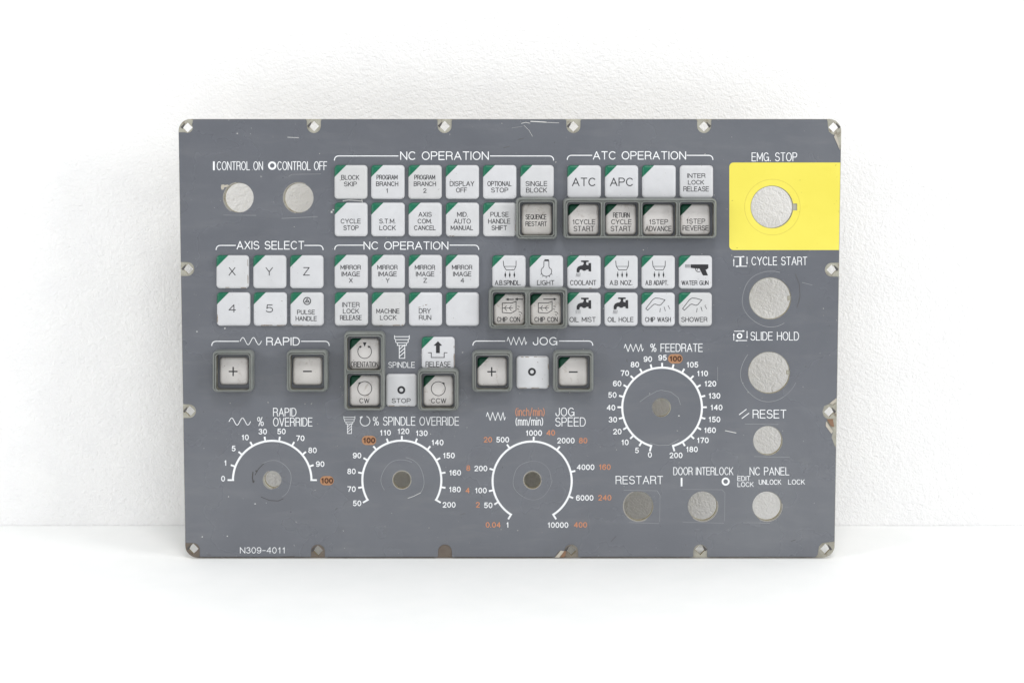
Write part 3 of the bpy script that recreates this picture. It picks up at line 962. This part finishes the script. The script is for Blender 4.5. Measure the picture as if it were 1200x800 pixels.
def dial(cx, cy, r, a0, a1, ticks, numbers, orange=(), ovals=(), hh=6.6, label=None):
    """angles in degrees from straight down, clockwise as seen"""
    pt = lambda a, rr: (cx - rr * math.sin(R(a)), cy + rr * math.cos(R(a)))
    bm = bmesh.new()
    stroke(bm, [pt(a0 + (a1 - a0) * i / 80, r) for i in range(81)], 2.4, H0)
    for a in ticks:
        end = a in (a0, a1)
        stroke(bm, [pt(a, r - (0.6 if end else 0)), pt(a, r + (5.6 if end else 4.9))], 2.1, H0, rise=0.00008)
    d = mesh_object('dial_scale', bm, M['white_ink'], root, 0, label)
    for s, x, y in numbers:
        bm = bmesh.new()
        num(bm, s, x, y, hh, 1.05, H0)
        mesh_object('numeral', bm, M['white_ink'], d, 0)
    for s, x, y in orange:
        bm = bmesh.new()
        num(bm, s, x, y, hh, 1.05, H0)
        mesh_object('numeral', bm, M['orange_ink'], d, 0, 'orange numeral reading ' + s)
    for s, x, y, rx in ovals:
        bm = bmesh.new()
        blot(bm, rrect(x - rx, y - 5.4, x + rx, y + 5.4, 5.3, 7), H0)
        mesh_object('highlight_patch', bm, M['oval_ink'], d, 0)
        bm = bmesh.new()
        num(bm, s, x, y, hh, 1.4, H0 + 0.0001)
        mesh_object('numeral', bm, M['brown_ink'], d, 0, 'dark numeral reading 100 on an orange patch')


def zz(ox, oy, z, rows): return [(s, ox + x / z, oy + y / z) for s, x, y in rows]


fr = zz(710, 390, 5, [('0', 258, 713), ('5', 182, 687), ('10', 111, 640), ('20', 67, 577), ('30', 41, 507), ('40', 30, 437), ('50', 38, 363), ('60', 66, 296), ('70', 111, 235), ('80', 170, 185), ('90', 246, 153), ('95', 332, 145), ('105', 506, 186), ('110', 565, 237), ('120', 611, 297), ('130', 635, 368), ('140', 647, 436), ('150', 635, 506), ('160', 609, 569), ('170', 567, 628), ('180', 503, 681), ('200', 411, 716)])
dial(775.9, 477.3, 46.7, 15.8, 344.2, [15.8 + 328.4 * i / 22 for i in range(23)], fr, ovals=[('100', 710 + 407 / 5, 390 + 151 / 5, 8.6)], label='feedrate scale numbered 0 to 200')
ro = zz(240, 470, 6.156, [('0', 132, 557), ('1', 148, 444), ('5', 208, 340), ('10', 290, 260), ('30', 418, 218), ('50', 553, 217), ('70', 689, 266), ('80', 777, 353), ('90', 832, 452)])
dial(319.0, 562.2, 46.0, 90, 270, [90 + 20 * i for i in range(10)], ro, ovals=[('100', 240 + 881 / 6.156, 470 + 572 / 6.156, 8.0)], label='rapid override half circle scale numbered 0 to 100')
so = zz(390, 480, 6.156, [('50', 175, 673), ('70', 135, 571), ('80', 135, 443), ('90', 175, 329), ('110', 378, 165), ('120', 508, 154), ('130', 640, 168), ('140', 754, 235), ('150', 836, 329), ('160', 881, 453), ('180', 879, 573), ('200', 839, 684)])
dial(470.9, 562.3, 46.3, 60, 300, [60 + 20 * i for i in range(13)], so, ovals=[('100', 390 + 261 / 6.156, 480 + 220 / 6.156, 8.4)], label='spindle override scale numbered 50 to 200')
Jz = (535, 465, 4.847)
jcx, jcy = 623.6, 563.4
tk = []
for x, y in ((230, 600), (205, 529), (203, 411), (297, 284), (438, 240), (577, 292), (657, 423), (645, 566)):
    X, Y = Jz[0] + x / Jz[2] - jcx, Jz[1] + y / Jz[2] - jcy
    tk.append(math.degrees(math.atan2(-X, Y)) % 360)
dial(jcx, jcy, 46.4, 32.2, 327.8, [32.2] + tk + [327.8],
     zz(*Jz, [('1', 289, 725), ('50', 180, 614), ('100', 137, 530), ('200', 138, 405), ('500', 262, 242), ('1000', 438, 204), ('2000', 621, 247), ('4000', 733, 398), ('6000', 728, 572), ('10000', 575, 726)]),
     zz(*Jz, [('0.04', 208, 725), ('2', 121, 611), ('4', 63, 530), ('8', 67, 403), ('20', 178, 242), ('40', 535, 203), ('80', 719, 247), ('160', 841, 397), ('240', 842, 571), ('400', 704, 725)]), label='jog speed scale numbered in white and orange')

# ---------------------------------------------------------------- wear: scored rings, scratches, chips and painted shade at the lower edge
def wear_and_edge_shade(mat, lines, blots=(), label=None):
    for w, pts in lines:
        bm = bmesh.new()
        stroke(bm, pts, w, 0.00004, rise=0.00003)
        mesh_object('scratch_or_shade_line', bm, M[mat], root, 0, label)
    for pts in blots:
        bm = bmesh.new()
        blot(bm, pts, 0.00003)
        mesh_object('paint_chip', bm, M[mat], root, 0, label)


def wob(cx, cy, r, a0, a1, e=0.6, n=40):
    ph = random.random() * 6
    return [(cx + (r + e * math.sin(ph + 4.4 * a / 57)) * math.cos(R(a)), cy + (r + e * math.cos(ph + 3.1 * a / 57)) * math.sin(R(a))) for a in [a0 + (a1 - a0) * i / n for i in range(n + 1)]]


sq = lambda cx, cy, a, b: [(cx - a, cy - b), (cx + a, cy - b), (cx + a, cy + b), (cx - a, cy + b)]
wear_and_edge_shade('score', [(0.4, [(600, 150), (612, 148.4)]), (0.5, [(750, 470.5), (758, 464.5), (770, 458), (775, 457)]), (0.5, [(775, 457), (786, 459), (795, 466), (797.5, 474)]), (0.6, wob(902.5, 350, 32.6, 60, 290)), (0.6, wob(901.2, 437, 33, 20, 220)), (0.55, wob(319, 562, 22.5, -120, 60)), (0.5, wob(471, 562, 24, 150, 300)), (0.55, wob(471, 562, 26, 280, 395)),
               (0.45, wob(623.8, 562.4, 22.6, 0, 359)), (0.6, [(762, 519), (772, 521.6), (784, 521.2), (795, 515)]),
               (0.5, [(731, 574), (770, 574.6), (773.5, 580), (773, 611)]), (0.7, [(737, 611.8), (772, 613)]), (0.5, [(800, 573), (846, 573.5), (849.5, 577), (849, 610)]), (0.6, [(800, 611.5), (848, 612.6)]),
               (0.5, [(873, 496.5), (912, 497)]), (0.5, [(884, 534.6), (925, 535.5)]), (0.6, [(871, 612), (902, 612.6)]), (0.6, [(330, 256), (372, 254)]), (0.5, [(262, 252), (300, 252.5)]), (0.4, [(338, 207), (342, 204.5), (376, 204)]),
               (0.45, [(841, 430), (841, 446)]), (0.45, [(940, 331), (952, 334)])])
wear_and_edge_shade('scuff_white', [(0.9, [(402, 235.4), (409, 234.5), (424, 235.6)]), (0.8, [(424, 233.8), (424.6, 237)]), (0.8, [(850, 504.4), (855, 505.4), (862.5, 507)]), (0.5, [(611, 144.8), (616, 143.6), (621, 144.6)]), (0.9, [(622, 142.4), (631, 142.8), (640, 143.4)]), (0.4, [(640, 143.6), (655, 144.2)]), (0.5, [(478, 583.5), (485, 581), (493, 577)]), 
                     (0.5, [(337, 161), (350, 161.6)]), (0.3, [(614, 147), (620, 153), (624, 160)])],
     [sq(388.6, 248.4, 1.0, 1.2), sq(390.6, 246.0, 0.9, 0.7), sq(263.6, 384.6, 0.8, 0.8), sq(795.6, 487.0, 0.8, 0.6), sq(237.0, 628.6, 0.6, 0.6), sq(266.4, 627.8, 0.6, 0.6), sq(278, 156.6, 0.7, 0.5), sq(267.8, 581.6, 0.5, 0.5), sq(299, 590, 0.9, 0.5), sq(230.8, 388.4, 0.6, 0.6)])
wear_and_edge_shade('scuff_dark_and_edge_shade', [(0.9, [(309, 543), (303, 549), (299, 556)]), (1.3, [(296.4, 553), (295.8, 560), (297, 565)]), (0.8, [(306, 582), (316, 586), (326, 586.6), (332, 584)]), (0.6, [(932, 321), (937, 334), (937.5, 348), (934, 360)]),
                    (0.8, [(233, 652.3), (262, 652.2), (300, 652.4), (352, 652.2), (362, 652.4)]), (0.8, [(384, 652.3), (440, 652.4), (509, 652.2)]), (0.8, [(533, 652.3), (590, 652.3), (648, 652.2)]), (0.8, [(681, 652.3), (740, 652.2), (808, 652.4)]), (0.8, [(832, 652.3), (900, 652.2), (952, 652.4)]), (0.7, [(243, 649.6), (247, 650)]), (0.8, [(330, 652), (345, 651.6)]), (0.6, [(607, 164), (614, 162)]), (0.6, [(590, 173.5), (597, 171.5)]), (0.6, [(393, 597), (395, 595)]), (0.5, [(716, 634), (722, 628)]), (0.6, [(540, 603), (545, 601)]), (0.6, [(927, 634), (932, 632)])],  # long lower-edge strokes are painted gap shadow at the table; others are scuffs
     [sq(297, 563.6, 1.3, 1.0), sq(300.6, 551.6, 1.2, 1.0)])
wear_and_edge_shade('torn', [(0.5, circ(279.8, 231.8, 18.2, 40, 120, 260)), (0.45, circ(349.8, 231.9, 18.0, 40, 100, 300)), (0.5, circ(471, 562.1, 10.9, 40)), (0.4, circ(623.9, 562.3, 10.6, 40)), (0.5, circ(748.3, 592.8, 17.9, 40, 60, 250)), (0.5, circ(823.5, 592.8, 17.9, 40, -20, 130)), (0.45, circ(899, 592.8, 17.8, 40, -10, 120)), (0.4, circ(319.2, 562, 11, 40, 90, 250))],
     [[(259.4, 216.6), (262.0, 216.2), (263.2, 217.0), (267.0, 216.4), (268.4, 217.6), (265.4, 219.4), (263.0, 219.6), (262.2, 222.0), (259.8, 222.6), (258.8, 219.4)]])

# dark nicks at the corners of the bolt holes, and grime along the keys' edges
for x, y in BOLTS:
    bm = bmesh.new()
    q = -1 if x < 420 or 500 < x < 700 else 1
    j = random.uniform(-0.6, 0.6)
    blot(bm, [(x + q * 8.0, y + j), (x + q * 5.8, y - 2.6), (x + q * 2.6, y - 5.6), (x + q * 3.4, y - 2.0), (x + q * 4.8, y + 0.2), (x + q * 6.0, y + 1.8)], -0.0004)
    mesh_object('dark_nick', bm, M['scuff_dark_and_edge_shade'], root, 0)


def grime(x0, y0, x1, y1, n, h=KH - 0.0003):
    for i in range(n):
        t, e = random.random(), random.uniform(0.03, 0.12)
        p = [(x0 + (x1 - x0) * u + random.uniform(-.3, .3), y0 + (y1 - y0) * u + random.uniform(-.3, .3)) for u in (t, min(1, t + e), min(1, t + 2 * e))]
        bm = bmesh.new()
        stroke(bm, p, random.uniform(0.4, 1.0), h)
        mesh_object('grime_streak', bm, M['key_grime'], root, 0)


for g in ((290.2, 303, 290.6, 336, 5), (255, 337, 288, 337.2, 2), (302, 381.0, 335, 381.0, 5), (342, 381.0, 376, 381.2, 4), (254.8, 346, 254.8, 378, 3), (438, 381.2, 472, 381, 3), (531.6, 274.6, 535, 271.4, 2), (524, 276.4, 534, 276.6, 2),
          (532, 400, 532.2, 430, 4), (496, 431.4, 530, 431.4, 3), (454, 475.4, 487, 475.2, 4), (606, 454.4, 642, 454.4, 4), (606, 418.4, 642, 418.2, 4), (642.6, 420, 642.6, 452, 3), (604.2, 243, 604.4, 274, 3), (668, 337.6, 702, 337.6, 2), (830, 302, 833.6, 336, 2), (622, 336.6, 658, 336.8, 3)):
    grime(*g)
grime(488, 361.5, 496, 358, 3, KH + 0.00002)
grime(494, 357.4, 503, 356.6, 2, KH + 0.00002)
